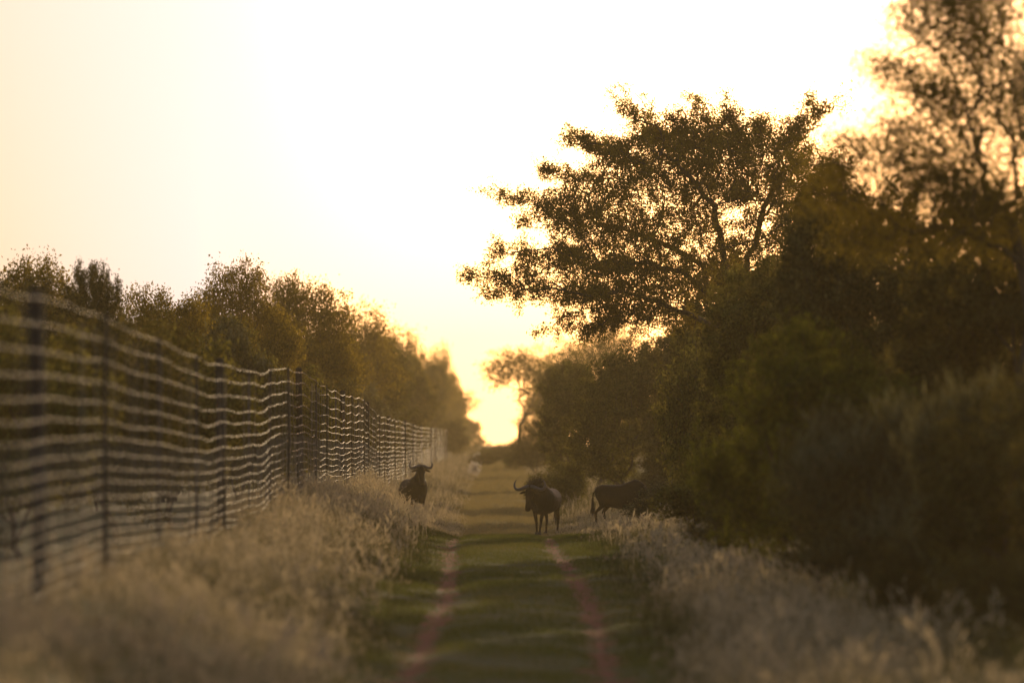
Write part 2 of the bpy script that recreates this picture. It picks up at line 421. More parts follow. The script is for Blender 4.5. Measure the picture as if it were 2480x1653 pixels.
def stalks(xr, yr, dens, hh, r, wid):
    n = int((xr[1] - xr[0]) * (yr[1] - yr[0]) * dens)
    x = xr[0] + (xr[1] - xr[0]) * r.random(n); y = yr[0] + (yr[1] - yr[0]) * r.random(n)
    k = (hash_noise(x, y * 0.5, 0.8, 61) > 0.42); x, y = x[k], y[k]; n = len(x)
    add_grass(blades(x, y, hh * (0.6 + 0.7 * r.random(n)), 0.05 + 0.35 * r.random(n), np.full(n, wid), 0.75 + 0.2 * r.random(n), r, np.full(n, 0.13) * (0.6 + 0.8 * r.random(n))))

def short_zone(xr, yr, dens, hh, r, wid):
    n = int((xr[1] - xr[0]) * (yr[1] - yr[0]) * dens)
    x = xr[0] + (xr[1] - xr[0]) * r.random(n); y = yr[0] + (yr[1] - yr[0]) * r.random(n)
    cl = hash_noise(x, y * 0.4, 0.5, 21); dry = hash_noise(x + 9, y * 0.15, 1.5, 31)
    tr = np.minimum(np.abs(x + 0.72 - 0.08 * np.sin(y * 0.07)), np.abs(x - 1.10 - 0.08 * np.sin(y * 0.07)))
    keep = (r.random(n) < 0.25 + cl) & ((tr > 0.10 + 0.26 * (cl - 0.5)) | (r.random(n) < 0.17) | (y > 175))
    x, y, cl, dry = x[keep], y[keep], cl[keep], dry[keep]; n = len(x)
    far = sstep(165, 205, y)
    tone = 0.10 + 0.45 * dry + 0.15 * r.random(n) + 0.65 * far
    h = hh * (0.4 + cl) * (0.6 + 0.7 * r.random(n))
    add_grass(blades(x, y, h, 0.3 + 0.6 * r.random(n), np.full(n, wid), tone, r))
r3 = np.random.default_rng(13)
stalks((-2.9, -1.25), (60, 130), 3.0, 0.55, r3, 0.005)
stalks((-3.2, -1.3), (130, 205), 3.5, 0.50, r3, 0.009)
stalks((1.9, 4.4), (66, 130), 4.0, 0.52, r3, 0.005)
stalks((2.0, 4.8), (125, 165), 2.5, 0.42, r3, 0.009)
tag(flush("tall_grass", M_tall), "tall dry seeding grass on both sides of the two-wheel track", "grass", kind="stuff")
r2 = np.random.default_rng(12)
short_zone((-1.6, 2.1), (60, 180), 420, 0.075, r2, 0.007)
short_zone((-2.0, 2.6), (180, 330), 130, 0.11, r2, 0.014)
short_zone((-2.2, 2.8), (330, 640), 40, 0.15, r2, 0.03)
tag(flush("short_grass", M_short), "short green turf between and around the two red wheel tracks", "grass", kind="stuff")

# ------------------------------------------------------------------ trees
def grow(root_pts, pts, alpha=0.35, step=0.45, r=None, jit=0.06):
    """join every point to the nearest part of the growing tree; short detours to the trunk are preferred"""
    nodes = [np.array(p, float) for p in root_pts]
    par = [-1] + list(range(len(nodes) - 1)); path = [0.0]
    for i in range(1, len(nodes)): path.append(path[-1] + np.linalg.norm(nodes[i] - nodes[i - 1]))
    cap = len(pts) * 6 + len(nodes) + 10
    A = np.zeros((cap, 3)); Pl = np.zeros(cap); par_a = np.full(cap, -1); n = len(nodes)
    A[:n] = nodes; Pl[:n] = path; par_a[:n] = par
    order = np.argsort(np.linalg.norm(pts - A[n - 1], axis=1))
    first = max(0, n - 3)
    for i in order:
        p = pts[i]
        d = np.linalg.norm(A[first:n] - p, axis=1)
        j = first + int(np.argmin(d + alpha * Pl[first:n])); dj = d[j - first]
        k = max(1, min(5, int(dj / step)))
        prev = j
        for q in range(1, k + 1):
            f = q / k
            c = A[j] * (1 - f) + p * f
            if q < k: c = c + r.normal(size=3) * jit * min(dj, 1.5) + np.array([0, 0, 0.10 * dj * math.sin(f * PI)])
            A[n] = c; Pl[n] = Pl[prev] + np.linalg.norm(A[n] - A[prev]); par_a[n] = prev; prev = n; n += 1
            if n >= cap - 1: break
    A, Pl, par_a = A[:n], Pl[:n], par_a[:n]
    cnt = np.ones(n)
    for i in range(n - 1, 0, -1): cnt[par_a[i]] += cnt[i]
    return A, par_a, cnt

def sticks(A, par, rad, sides, sel):
    """tapered prisms along the edges parent -> child"""
    idx = np.where(sel)[0]
    a, b = A[par[idx]], A[idx]; ra = rad[par[idx]].copy(); rb = rad[idx]
    ra = np.minimum(ra, rb * 1.5 + 0.002)
    t = b - a; ln = np.linalg.norm(t, axis=1)[:, None] + 1e-9; t = t / ln
    a = a - t * ra[:, None] * 0.5
    u = np.cross(t, np.where(np.abs(t[:, 2:3]) < 0.9, [[0, 0, 1.0]], [[1.0, 0, 0]])); u /= np.linalg.norm(u, axis=1)[:, None] + 1e-9
    w = np.cross(t, u)
    ang = np.linspace(0, 2 * PI, sides, endpoint=False)
    c, s = np.cos(ang)[None, :, None], np.sin(ang)[None, :, None]
    ring = c * u[:, None, :] + s * w[:, None, :]
    V = np.concatenate([a[:, None] + ring * ra[:, None, None], b[:, None] + ring * rb[:, None, None]], 1).reshape(-1, 3)
    k = np.arange(sides); k2 = (k + 1) % sides
    base = np.arange(len(idx))[:, None, None] * 2 * sides
    F = (base + np.stack([k, k2, k2 + sides, k + sides], -1)[None]).reshape(-1, 4)
    return V, F

def leaves(P, size, aspect, r, vert=0.0):
    n = len(P)
    d = r.normal(size=(n, 3)); d[:, 2] += vert; d /= np.linalg.norm(d, axis=1)[:, None]
    s = np.cross(d, r.normal(size=(n, 3))); s /= np.linalg.norm(s, axis=1)[:, None] + 1e-9
    L_ = (size * (0.6 + 0.8 * r.random(n)))[:, None]
    mid = P + d * L_ * 0.45
    V = np.stack([P, mid + s * L_ * aspect * 0.5, P + d * L_, mid - s * L_ * aspect * 0.5], 1).reshape(-1, 3)
    F = np.arange(n)[:, None] * 4 + np.array([[0, 1, 2, 3]])
    return V, F

def make_tree(name, roots, pts, leafmat, r, n_leaf, lsize, lasp, spread, trunk_r, alpha=0.35, vert=0.0, twig_min=0.006, sides=5, step=0.45, jit=0.06, leafdepth=14):
    A, par, cnt = grow(roots, pts, alpha, step, r, jit)
    rad = trunk_r * (cnt / cnt.max()) ** 0.48
    rad = np.maximum(rad, twig_min)
    root = empty(name, (0, 0, 0))
    big = (rad > trunk_r * 0.30); big[0] = False
    small = ~big; small[0] = False
    V, F = sticks(A, par, rad, 8, big); obj("trunk", mesh_np(name + "_trunk", V, F, M_bark, smooth=True), root)
    V, F = sticks(A, par, rad, 4, small); obj("branches", mesh_np(name + "_branches", V, F, M_bark), root)
    cand = np.where(cnt <= leafdepth)[0]; cand = cand[cand > len(roots)]
    w = (np.linalg.norm(A[cand] - A[par[cand]], axis=1) + 0.05) / cnt[cand] ** 0.2; w /= w.sum()
    c = r.choice(cand, size=n_leaf, p=w)
    f = r.random(n_leaf)[:, None]
    P = A[c] * f + A[par[c]] * (1 - f) + r.normal(size=(n_leaf, 3)) * spread * np.array([1, 1, 0.75])
    P[:, 2] = np.maximum(P[:, 2], 0.02)
    V, F = leaves(P, lsize, lasp, r, vert)
    obj("crown", mesh_np(name + "_crown", V, F, leafmat), root)
    return root

def lobes(r, n_lobe, R, Hc, hr, base=0.0, lobe_r=0.38):
    """lumpy crown volume: small ellipsoids set over a bigger one; returns n points"""
    th = r.random(n_lobe) * 2 * PI; u = r.random(n_lobe) * 1.7 - 0.7
    cr = np.sqrt(np.clip(1 - u * u, 0, 1))
    c = np.stack([R * 0.68 * cr * np.cos(th), R * 0.68 * cr * np.sin(th), Hc + hr * 0.70 * u], -1)
    rr = lobe_r * (0.65 + 0.7 * r.random(n_lobe))
    return c, rr * R, rr * hr
def sample_lobes(r, c, rx, rz, n, zmin=0.08):
    w = rx ** 2; k = r.choice(len(c), size=n * 2, p=w / w.sum())
    d = r.normal(size=(n * 2, 3)); d /= np.linalg.norm(d, axis=1)[:, None]
    rad = r.random(n * 2) ** (1 / 2.2)
    P = c[k] + d * rad[:, None] * np.stack([rx[k], rx[k], rz[k]], -1)
    P = P[P[:, 2] > zmin]
    return P[:n]

PROTO = {}
def proto(key, name, seed, mat, R, H, base, n_lobe, n_pts, n_leaf, lsize, lasp=0.5, spread=0.09, trunk_r=0.09, lobe_r=0.4, vert=0.0, stems=1, alpha=0.35, leafdepth=14, **kw):
    r = np.random.default_rng(seed)
    Hc = (H + base) / 2; hr = (H - base) / 2
    c, rx, rz = lobes(r, n_lobe, R, Hc, hr, lobe_r=lobe_r)
    P = sample_lobes(r, c, rx, rz, n_pts)
    h0 = max(0.25, base * 0.9)
    roots = [(0, 0, -0.15), (0.03, 0.02, h0 * 0.3), (-0.04, 0.03, h0 * 0.65), (0.02, -0.03, h0)]
    t = make_tree(name, roots, P, mat, r, n_leaf, lsize, lasp, spread, trunk_r, alpha=alpha, vert=vert, leafdepth=leafdepth, **kw)
    PROTO[key] = [t, R, H, False]
    return t
# all built 1:1; crowns about 4-6 m high, bushes 1.5-3 m
proto('dense_a', "bushy_tree", 1, M_leaf_olive, 2.2, 6.0, 0.3, 26, 1100, 90000, 0.080)
proto('dense_b', "bushy_tree", 2, M_leaf_dark, 2.4, 6.0, 0.3, 22, 1100, 95000, 0.078)
proto('dense_c', "bushy_tree", 3, M_leaf_olive, 2.0, 6.0, 0.2, 30, 1100, 90000, 0.075)
proto('feather_a', "thorn_tree", 4, M_leaf_gold, 2.4, 6.5, 1.6, 26, 1200, 40000, 0.095, spread=0.17, lobe_r=0.36)
proto('feather_b', "thorn_tree", 5, M_leaf_gold, 2.6, 6.5, 1.4, 30, 1200, 42000, 0.095, spread=0.17, lobe_r=0.34)
proto('bush_a', "bush", 6, M_leaf_grey, 1.5, 3.0, 0.1, 20, 600, 26000, 0.075, trunk_r=0.05)
proto('bush_b', "bush", 8, M_leaf_olive, 1.5, 3.0, 0.1, 18, 600, 26000, 0.075, trunk_r=0.05)
proto('bush_g', "bush", 9, M_leaf_green, 1.5, 3.4, 0.1, 22, 600, 36000, 0.085, lasp=0.25, vert=0.9, trunk_r=0.05)
proto('bush_d', "bush", 10, M_leaf_dark, 1.5, 3.0, 0.1, 20, 600, 26000, 0.070, trunk_r=0.05)

proto('reed', "shrub", 12, M_leaf_grey, 1.2, 2.6, 0.1, 22, 420, 15000, 0.24, lasp=0.07, vert=2.2, spread=0.14, trunk_r=0.04)

proto('feather_c', "thorn_tree", 14, M_leaf_gold, 2.5, 6.5, 2.2, 16, 700, 13000, 0.11, spread=0.2, lobe_r=0.40)

def put(key, d, xc, top, w, label, cat="tree", group=None, dz=0.0, name=None, rz=None):
    """a tree of one of the kinds standing on the terrain, d metres away, with its own height and spread"""
    s = FPX / d
    x = (xc - VPX) / s
    z0 = float(terrain(x, d)) + dz
    H = CAMH + (HZ - top) / s - z0
    W = w / s
    if group == GL and d < 590: x = min(x, FENCE_X - 0.25 - W / 2)
    t, R, Hp, used = PROTO[key]
    sc = (W / (2 * R) * 1.08, W / (2 * R) * 1.08, H / Hp)
    rot = random.random() * 2 * PI if rz is None else rz
    if not used:
        o = t; o.location = (x, d, z0); o.rotation_euler = (0, 0, rot); o.scale = sc; PROTO[key][3] = True
    else:
        o = copy_tree(t, (x, d, z0), rot, sc)
    tag(o, label, cat, group)
    return o

GL = "trees behind the wire fence"
put('feather_a', 160, 50, 636, 340, "golden backlit open tree at the far left end, highest behind the fence there", "tree", GL)
put('dense_b', 150, 235, 632, 190, "narrow dark tree standing proud behind the left fence, second crown from left edge", "tree", GL)
put('feather_b', 185, 395, 685, 280, "low open golden tree in the dip between dark narrow tree and big round crown", "tree", GL)
put('feather_a', 225, 575, 645, 260, "tall rounded golden crown, left of the two big crowns behind the fence", "tree", GL)
put('feather_b', 270, 735, 655, 280, "wide golden crown, right of the two big crowns behind the fence", "tree", GL)
put('dense_a', 275, 640, 720, 420, "broad dark olive tree filling in beneath the two big golden crowns", "tree", GL)
put('feather_c', 380, 880, 745, 200, "sloping golden crown where the left treeline starts to fall towards the gap", "tree", GL)
put('dense_c', 390, 870, 790, 230, "dark green tree beneath the first falling crown of the left treeline", "tree", GL)
put('feather_c', 520, 965, 800, 170, "small golden crown halfway down the left treeline", "tree", GL)
put('dense_a', 500, 950, 840, 210, "dark olive tree under the small golden crown halfway down left treeline", "tree", GL)
put('dense_c', 680, 1020, 845, 140, "far dark tree on the left just before the pointed tip", "tree", GL)
put('feather_c', 800, 1068, 838, 80, "far slim tree with pointed tip on the left side of the bright gap", "tree", GL)
put('dense_a', 900, 1080, 890, 95, "far bulging tree that forms the left wall of the bright gap", "tree", GL)
put('dense_c', 1000, 1085, 975, 110, "low far tree below the notch in the left wall of the gap", "tree", GL)
put('dense_b', 1050, 1135, 1012, 95, "farthest left tree at the foot of the bright gap", "tree", GL)
put('dense_b', 148, 40, 668, 420, "broad dark tree beneath the golden open tree at the left picture edge", "tree", GL)
put('dense_c', 195, 420, 735, 420, "olive tree beneath the low open golden tree in the dip", "tree", GL)
put('bush_b', 130, 480, 765, 420, "wide green bush close behind the fence left of the tall leaning post", "bush", GL)
put('bush_a', 150, 650, 790, 250, "grey green bush rising behind the sixth fence section", "bush", GL)
put('bush_d', 112, 280, 745, 400, "dark bush behind the fence below the narrow dark tree", "bush", GL)
put('bush_b', 104, 40, 720, 460, "dark olive bush behind the fence at the left picture edge", "bush", GL)
put('bush_b', 190, 760, 840, 260, "round olive bush behind the fence under the wide golden crown", "bush", GL)
put('bush_d', 245, 835, 900, 200, "brown dark bush behind the fence where the top wire dips", "bush", GL)
put('bush_a', 330, 920, 940, 160, "pale grey bush behind the far fence sections", "bush", GL)
put('bush_d', 430, 985, 960, 150, "dark bush behind the last bright fence wires", "bush", GL)
put('bush_d', 640, 1050, 990, 150, "far dark bush past the last fence wires", "bush", GL)

GR = "trees and bushes along the right verge"
put('feather_c', 600, 1258, 845, 240, "far golden open tree leaning over the track into the bright gap", "tree", GR)
put('feather_c', 650, 1390, 828, 190, "far golden crown behind the right wall of the gap", "tree", GR)
put('feather_c', 520, 1480, 790, 200, "golden crown peeping out under the big acacia's lowest limb", "tree", GR)
put('dense_b', 360, 1365, 870, 180, "dark tree forming the right wall of the bright gap", "tree", GR)
put('dense_a', 300, 1430, 850, 230, "olive tree just right of the gap's right wall", "tree", GR)
put('dense_c', 262, 1530, 805, 290, "dense grey olive tree right behind the grazing wildebeest", "tree", GR)
put('dense_b', 250, 1680, 780, 330, "dense dark tree under the middle of the big acacia", "tree", GR)
put('dense_a', 205, 1840, 560, 420, "grey green tree in front of the right half of the big acacia", "tree", GR)
put('dense_c', 150, 1900, 600, 380, "olive tree standing behind the bright green bush", "tree", GR)
put('dense_b', 122, 2120, 430, 560, "large dark tree left of the near thorn tree's trunk", "tree", GR)
put('dense_b', 104, 2420, 470, 620, "large dark tree behind the near thorn tree at the right edge", "tree", GR)
put('bush_g', 100, 1985, 800, 560, "bright yellow green bush, the greenest plant on the right", "bush", GR)
put('bush_b', 175, 1740, 800, 280, "brown olive bush below the fork of the big acacia", "bush", GR)
put('reed', 88, 2150, 1000, 480, "grey shrub with pale upright stalks below the large dark tree", "bush", GR)
put('reed', 84, 2400, 960, 420, "taller grey stalky shrub nearest the right picture edge", "bush", GR)
put('bush_d', 76, 2440, 1330, 330, "low dark scrub in the lower right corner beside the grass", "bush", GR)
put('bush_d', 84, 2250, 1270, 300, "low dark scrub at the grass edge left of the corner scrub", "bush", GR)
put('bush_d', 80, 2490, 880, 460, "dark near shrub at the right picture edge", "bush", GR)
put('bush_d', 118, 1860, 1110, 360, "dark low bush at the foot of the bright green bush", "bush", GR)
put('bush_b', 145, 1760, 1120, 300, "olive low bush between grey bush and bright green bush", "bush", GR)
put('bush_a', 196, 1635, 1172, 210, "small blue grey bush hiding the grazing wildebeest's head", "bush", GR)
put('bush_d', 96, 2110, 1160, 420, "dark bush at the grass edge below the grey stalky shrub", "bush", GR)
put('bush_b', 280, 1345, 1110, 150, "small bush behind the walking wildebeest at the verge", "bush", GR)
put('bush_d', 430, 1300, 1020, 120, "low dark bush at the foot of the gap's right wall", "bush", GR)
put('dense_c', 138, 2400, 640, 560, "olive tree filling the lower gaps behind the near thorn tree's trunk", "tree", GR)
put('dense_a', 140, 2140, 590, 420, "olive tree between large dark tree and the bright green bush, farther back", "tree", GR)
GE = "low bushes closing the far end of the track"
put('bush_b', 640, 1185, 1086, 90, "low far bush closing the left half of the track's end", "bush", GE)
put('bush_d', 660, 1245, 1070, 110, "low far bush closing the right half of the track's end", "bush", GE)
put('bush_b', 700, 1290, 1050, 100, "far bush at track's end below the right wall of the gap", "bush", GE)

put('bush_d', 520, 1168, 1098, 70, "near dark bush in front of the track's end, leftmost of its row", "bush", GE)
put('bush_b', 490, 1262, 1088, 80, "near olive bush in front of the track's end, right of the wheel lines", "bush", GE)
put('bush_d', 560, 1215, 1092, 90, "near dark bush in the middle of the track's end", "bush", GE)
put('dense_b', 720, 1225, 1080, 140, "low wide far tree under the brightest glow of the gap", "tree", GE)
put('feather_c', 610, 1300, 960, 100, "small golden bush like tree low on the right wall of the gap", "tree", GR)
put('feather_c', 880, 1108, 945, 120, "thin far golden crown on the left wall of the gap", "tree", GL)
put('bush_a', 262, 1625, 1100, 190, "greyish undergrowth bush right behind the grazing wildebeest's shoulders", "bush", GR)
# --- the big acacia: limbs reach out towards the track in layers
def hero():
    d = 185.0; s = FPX / d; bx = (1800 - VPX) / s
    r = np.random.default_rng(42)
    z0 = float(terrain(bx, d))
    L = lambda px, py, dy=0.0: np.array([(px - VPX) / s - bx, dy, CAMH + (HZ - py) / s - z0])
    sprays = [  # from, to, half width (px), number, depth shift of the tip
        ((1680, 790), (1104, 658), 44, 150, -1.2), ((1560, 760), (1165, 705), 26, 60, -0.6), ((1600, 770), (1296, 803), 6, 12, -1.4),
        ((1600, 700), (1186, 598), 34, 110, 0.3), ((1560, 650), (1240, 640), 30, 60, 0.9), ((1700, 640), (1197, 462), 38, 150, -0.5),
        ((1640, 590), (1250, 520), 34, 100, 1.0), ((1720, 560), (1300, 398), 40, 150, 0.7), ((1720, 520), (1368, 326), 38, 150, -0.8),
        ((1700, 470), (1440, 350), 50, 120, 0.8), ((1740, 480), (1497, 252), 26, 100, 0.0), ((1760, 470), (1560, 300), 48, 140, 1.2),
        ((1780, 470), (1620, 276), 40, 130, -1.0), ((1800, 460), (1705, 270), 42, 130, 0.5), ((1800, 460), (1765, 265), 30, 90, -0.3),
        ((1820, 470), (1850, 285), 46, 130, 0.8), ((1850, 470), (1930, 300), 36, 100, -0.7), ((1880, 450), (2000, 246), 24, 80, 0.2),
        ((1860, 520), (2060, 400), 60, 130, 0.6), ((1640, 760), (1440, 780), 34, 110, 1.0), ((1700, 790), (1400, 800), 40, 120, 0.2), ((1680, 700), (1450, 640), 50, 140, 0.2), ((1650, 740), (1350, 725), 40, 100, 0.6),
        ((1800, 600), (1980, 520), 70, 110, -0.8),
    ]
    P = []
    for (a, b, w, n, dy) in sprays:
        A, B = L(*a, 0), L(*b, dy); B = A + (B - A) * 0.985 - np.array([0, 0, 0.08])
        t = r.random(n) ** 0.8; t[0] = 1.0; t[1] = 0.97
        env = np.sin(np.clip(t, 0, 1) * PI * 0.86 + 0.35).clip(0.10, 1)
        off = r.normal(size=(n, 3)) * (w / s) * env[:, None] * np.array([0.6, 1.5, 0.62])
        arch = np.zeros((n, 3)); arch[:, 2] = 0.25 * np.sin(t * PI)
        P.append(A + (B - A) * t[:, None] + off + arch)
        t2 = np.linspace(0.45, 1.0, 16); arch2 = np.zeros((16, 3)); arch2[:, 2] = 0.25 * np.sin(t2 * PI)
        P.append(A + (B - A) * t2[:, None] + arch2 + r.normal(size=(16, 3)) * 8 / s)
        for q in range(5):                    # short side shoots near the outer end, pointing outwards
            tq = r.uniform(0.6, 0.97); c0 = A + (B - A) * tq + np.array([0, 0, 0.25 * math.sin(tq * PI)])
            dr = (B - A) / np.linalg.norm(B - A) + r.normal(size=3) * np.array([0.5, 0.7, 0.6]) + np.array([0, 0, 0.25])
            P.append(c0 + dr * np.linspace(0.15, r.uniform(0.28, 0.5), 5)[:, None] + r.normal(size=(5, 3)) * 0.03)
    # filling of the main crown
    poly = np.array([(1310, 500), (1380, 440), (1450, 380), (1530, 330), (1640, 315), (1780, 310), (1930, 330), (2040, 420), (2080, 560), (1900, 660), (1760, 720), (1600, 740), (1420, 720), (1330, 640), (1340, 560)])
    n = 0
    def inside(x, y):
        c = False; j = len(poly) - 1
        for i in range(len(poly)):
            if (poly[i][1] > y) != (poly[j][1] > y) and x < (poly[j][0] - poly[i][0]) * (y - poly[i][1]) / (poly[j][1] - poly[i][1]) + poly[i][0]: c = not c
            j = i
        return c
    rr = np.random.default_rng(5); F = []
    K = rr.random((64, 64, 64))
    while len(F) < 1700:
        x, y = rr.uniform(1240, 2080), rr.uniform(280, 745)
        if not inside(x, y): continue
        dy = rr.normal() * 1.4
        q = L(x, y, dy)
        # layered clumps, flatter than wide
        v = 0.5 + 0.5 * math.sin(q[0] * 1.7 + 1.3 * math.sin(q[2] * 1.1)) * math.cos(q[2] * 3.3 + 0.8 * q[0] + q[1])
        if rr.random() < 0.25 + 0.9 * v: F.append(q)
    P = np.concatenate(P + [np.array(F)])
    fork = L(1760, 850)
    roots = [(0, 0, -0.2), (0.05, 0.05, 0.7), (-0.05, 0.0, 1.4), (fork[0], 0.05, fork[2]), tuple(L(1745, 800, 0))]
    # main limbs first so the rest hangs on them
    limbs = []
    for pts in ([(1745, 800), (1690, 770), (1640, 752), (1570, 728), (1500, 705), (1420, 715), (1330, 700)],
                [(1745, 800), (1735, 730), (1700, 650), (1640, 600), (1540, 560), (1440, 530)],
                [(1745, 800), (1760, 700), (1750, 600), (1720, 500), (1660, 420), (1600, 370)],
                [(1745, 800), (1790, 700), (1830, 590), (1860, 480), (1900, 400)],
                [(1735, 730), (1650, 660), (1560, 640), (1450, 640)]):
        limbs.append(pts)
    t = make_tree_limbs("acacia_tree", roots, limbs, L, P, r)
    t.location = (bx, d, z0)
    tag(t, "big spreading acacia with layered limbs reaching out left over the track", "tree")
    return t

def make_tree_limbs(name, roots, limbs, L, pts, r):
    # limbs are given to the grower as its first points, densely spaced
    extra = []
    for k, lm in enumerate(limbs):
        q = [L(x, y, 0.25 * i * (1 if k % 2 else -1)) for i, (x, y) in enumerate(lm)]
        for a, b in zip(q[:-1], q[1:]):
            m = max(2, int(np.linalg.norm(b - a) / 0.3))
            for f in range(1, m + 1): extra.append(a + (b - a) * f / m + r.normal(size=3) * 0.03)
    A, par, cnt = grow(list(roots) + [], np.array(extra), 0.05, 5.0, r, 0)
    # now the fine growth on top of that skeleton
    n0 = len(A)
    cap = len(pts) * 6 + n0 + 10
    B = np.zeros((cap, 3)); Pl = np.zeros(cap); pa = np.full(cap, -1); n = n0
    B[:n0] = A; pa[:n0] = par
    for i in range(1, n0): Pl[i] = Pl[pa[i]] + np.linalg.norm(B[i] - B[pa[i]])
    Pl[:n0] *= 0.35
    order = np.argsort(np.min(np.linalg.norm(pts[:, None] - A[None], axis=2), axis=1))
    for i in order:
        p = pts[i]; dd = np.linalg.norm(B[3:n] - p, axis=1)
        j = 3 + int(np.argmin(dd + 0.35 * Pl[3:n])); dj = dd[j - 3]
        k = max(1, min(5, int(dj / 0.3))); prev = j
        for q in range(1, k + 1):
            f = q / k; c = B[j] * (1 - f) + p * f
            if q < k: c = c + r.normal(size=3) * 0.05 * min(dj, 1.2)
            B[n] = c; Pl[n] = Pl[prev] + np.linalg.norm(B[n] - B[prev]); pa[n] = prev; prev = n; n += 1
    B, pa = B[:n], pa[:n]
    cnt = np.ones(n)
    for i in range(n - 1, 0, -1): cnt[pa[i]] += cnt[i]
    rad = np.maximum(0.135 * (cnt / cnt.max()) ** 0.5, 0.006)
    root = empty(name, (0, 0, 0))
    big = rad > 0.045; big[0] = False; small = ~big; small[0] = False
    V, F = sticks(B, pa, rad, 8, big); obj("trunk", mesh_np(name + "_trunk", V, F, M_bark, smooth=True), root)
    V, F = sticks(B, pa, rad, 4, small); obj("branches", mesh_np(name + "_branches", V, F, M_bark), root)
    cand = np.where(cnt <= 10)[0]; cand = cand[cand > n0]
    w = np.linalg.norm(B[cand] - B[pa[cand]], axis=1) + 0.05; w /= w.sum()
    nl = 270000
    # leaves sit in little tufts along the twigs
    c = r.choice(cand, size=nl // 8, p=w); f = r.random(len(c))[:, None]
    tuft = B[c] * f + B[pa[c]] * (1 - f) + r.normal(size=(len(c), 3)) * 0.085
    Pq = np.repeat(tuft, 8, axis=0) + r.normal(size=(len(c) * 8, 3)) * 0.036
    V, F = leaves(Pq, 0.055, 0.42, r, -0.1)
    obj("crown", mesh_np(name + "_crown", V, F, M_leaf_hero), root)
    return root
hero()

# --- near thorn tree at the right edge, out of focus
def near_thorn():
    d = 96.0; s = FPX / d; bx = (2520 - VPX) / s
    r = np.random.default_rng(77); z0 = float(terrain(bx, d))
    L = lambda px, py, dy=0.0: np.array([(px - VPX) / s - bx, dy, CAMH + (HZ - py) / s - z0])
    sprays = [((2440, 420), (2140, 300), 45, 70, -0.3), ((2440, 440), (2010, 330), 40, 80, 0.3), ((2420, 300), (2110, 150), 50, 90, 0.0), ((2400, 200), (2180, 20), 50, 90, -0.4),
              ((2400, 150), (2300, -60), 50, 90, 0.4), ((2400, 120), (2440, -160), 60, 90, 0), ((2460, 420), (2600, 100), 80, 120, 0.3), ((2430, 480), (1960, 470), 45, 90, 0.0),
              ((2450, 560), (2050, 560), 60, 90, 0.4), ((2500, 500), (2800, 300), 90, 120, 0), ((2440, 330), (2240, 210), 50, 80, 0.6), ((2470, 520), (2330, 480), 60, 70, -0.5),
              ((2430, 260), (2490, 160), 70, 90, -0.3), ((2350, 420), (1960, 400), 30, 50, -0.4), ((2420, 100), (2230, -120), 50, 90, 0.1), ((2440, 500), (2250, 420), 60, 80, 0.2)]
    P = []
    for (a, b, w, n, dy) in sprays:
        n = n * 2; A, B = L(*a, 0), L(*b, dy); t = r.random(n) ** 0.7; t[0] = 1
        P.append(A + (B - A) * t[:, None] + r.normal(size=(n, 3)) * (w / s) * np.array([0.8, 1.6, 0.8]) * (1.1 - 0.7 * t)[:, None])
    P = np.concatenate(P)
    base = L(2520, 1400)
    roots = [(0, 0, -0.2), (0.1, 0, 0.6), (0.0, 0.05, 1.2)] + [tuple(L(x, y)) for x, y in ((2480, 900), (2500, 780), (2475, 640), (2450, 540))]
    t = make_tree("thorn_tree", roots, P, M_leaf_gold, r, 150000, 0.036, 0.4, 0.19, 0.065, alpha=0.3, twig_min=0.006, step=0.25, leafdepth=10, jit=0.10)
    t.location = (bx, d, z0)
    tag(t, "near thin leaved thorn tree filling the top right corner against the sky", "tree")
near_thorn()

# --- thickets further off on both sides, one mass each
def thicket(name, xr, yr, hmax, n, label, seed, mat, size=0.34):
    r = np.random.default_rng(seed)
    x = xr[0] + (xr[1] - xr[0]) * r.random(n); y = yr[0] + (yr[1] - yr[0]) * r.random(n)
    top = hmax * (0.45 + 0.75 * hash_noise(x, y, 3.5, seed + 1))
    z = r.random(n) ** 0.9 * top + terrain(x, y)
    P = np.stack([x, y, z], -1)
    V, F = leaves(P, size, 0.6, r)
    o = obj(name, mesh_np(name, V, F, mat)); tag(o, label, "thicket", kind="stuff")
thicket("thicket", (-38, -9), (110, 720), 3.4, 150000, "dense brown bush country behind the trees on the fence side", 100, M_leaf_dark)
thicket("thicket", (9, 38), (90, 720), 3.6, 130000, "dense dark bush country behind the trees on the right", 200, M_leaf_dark)

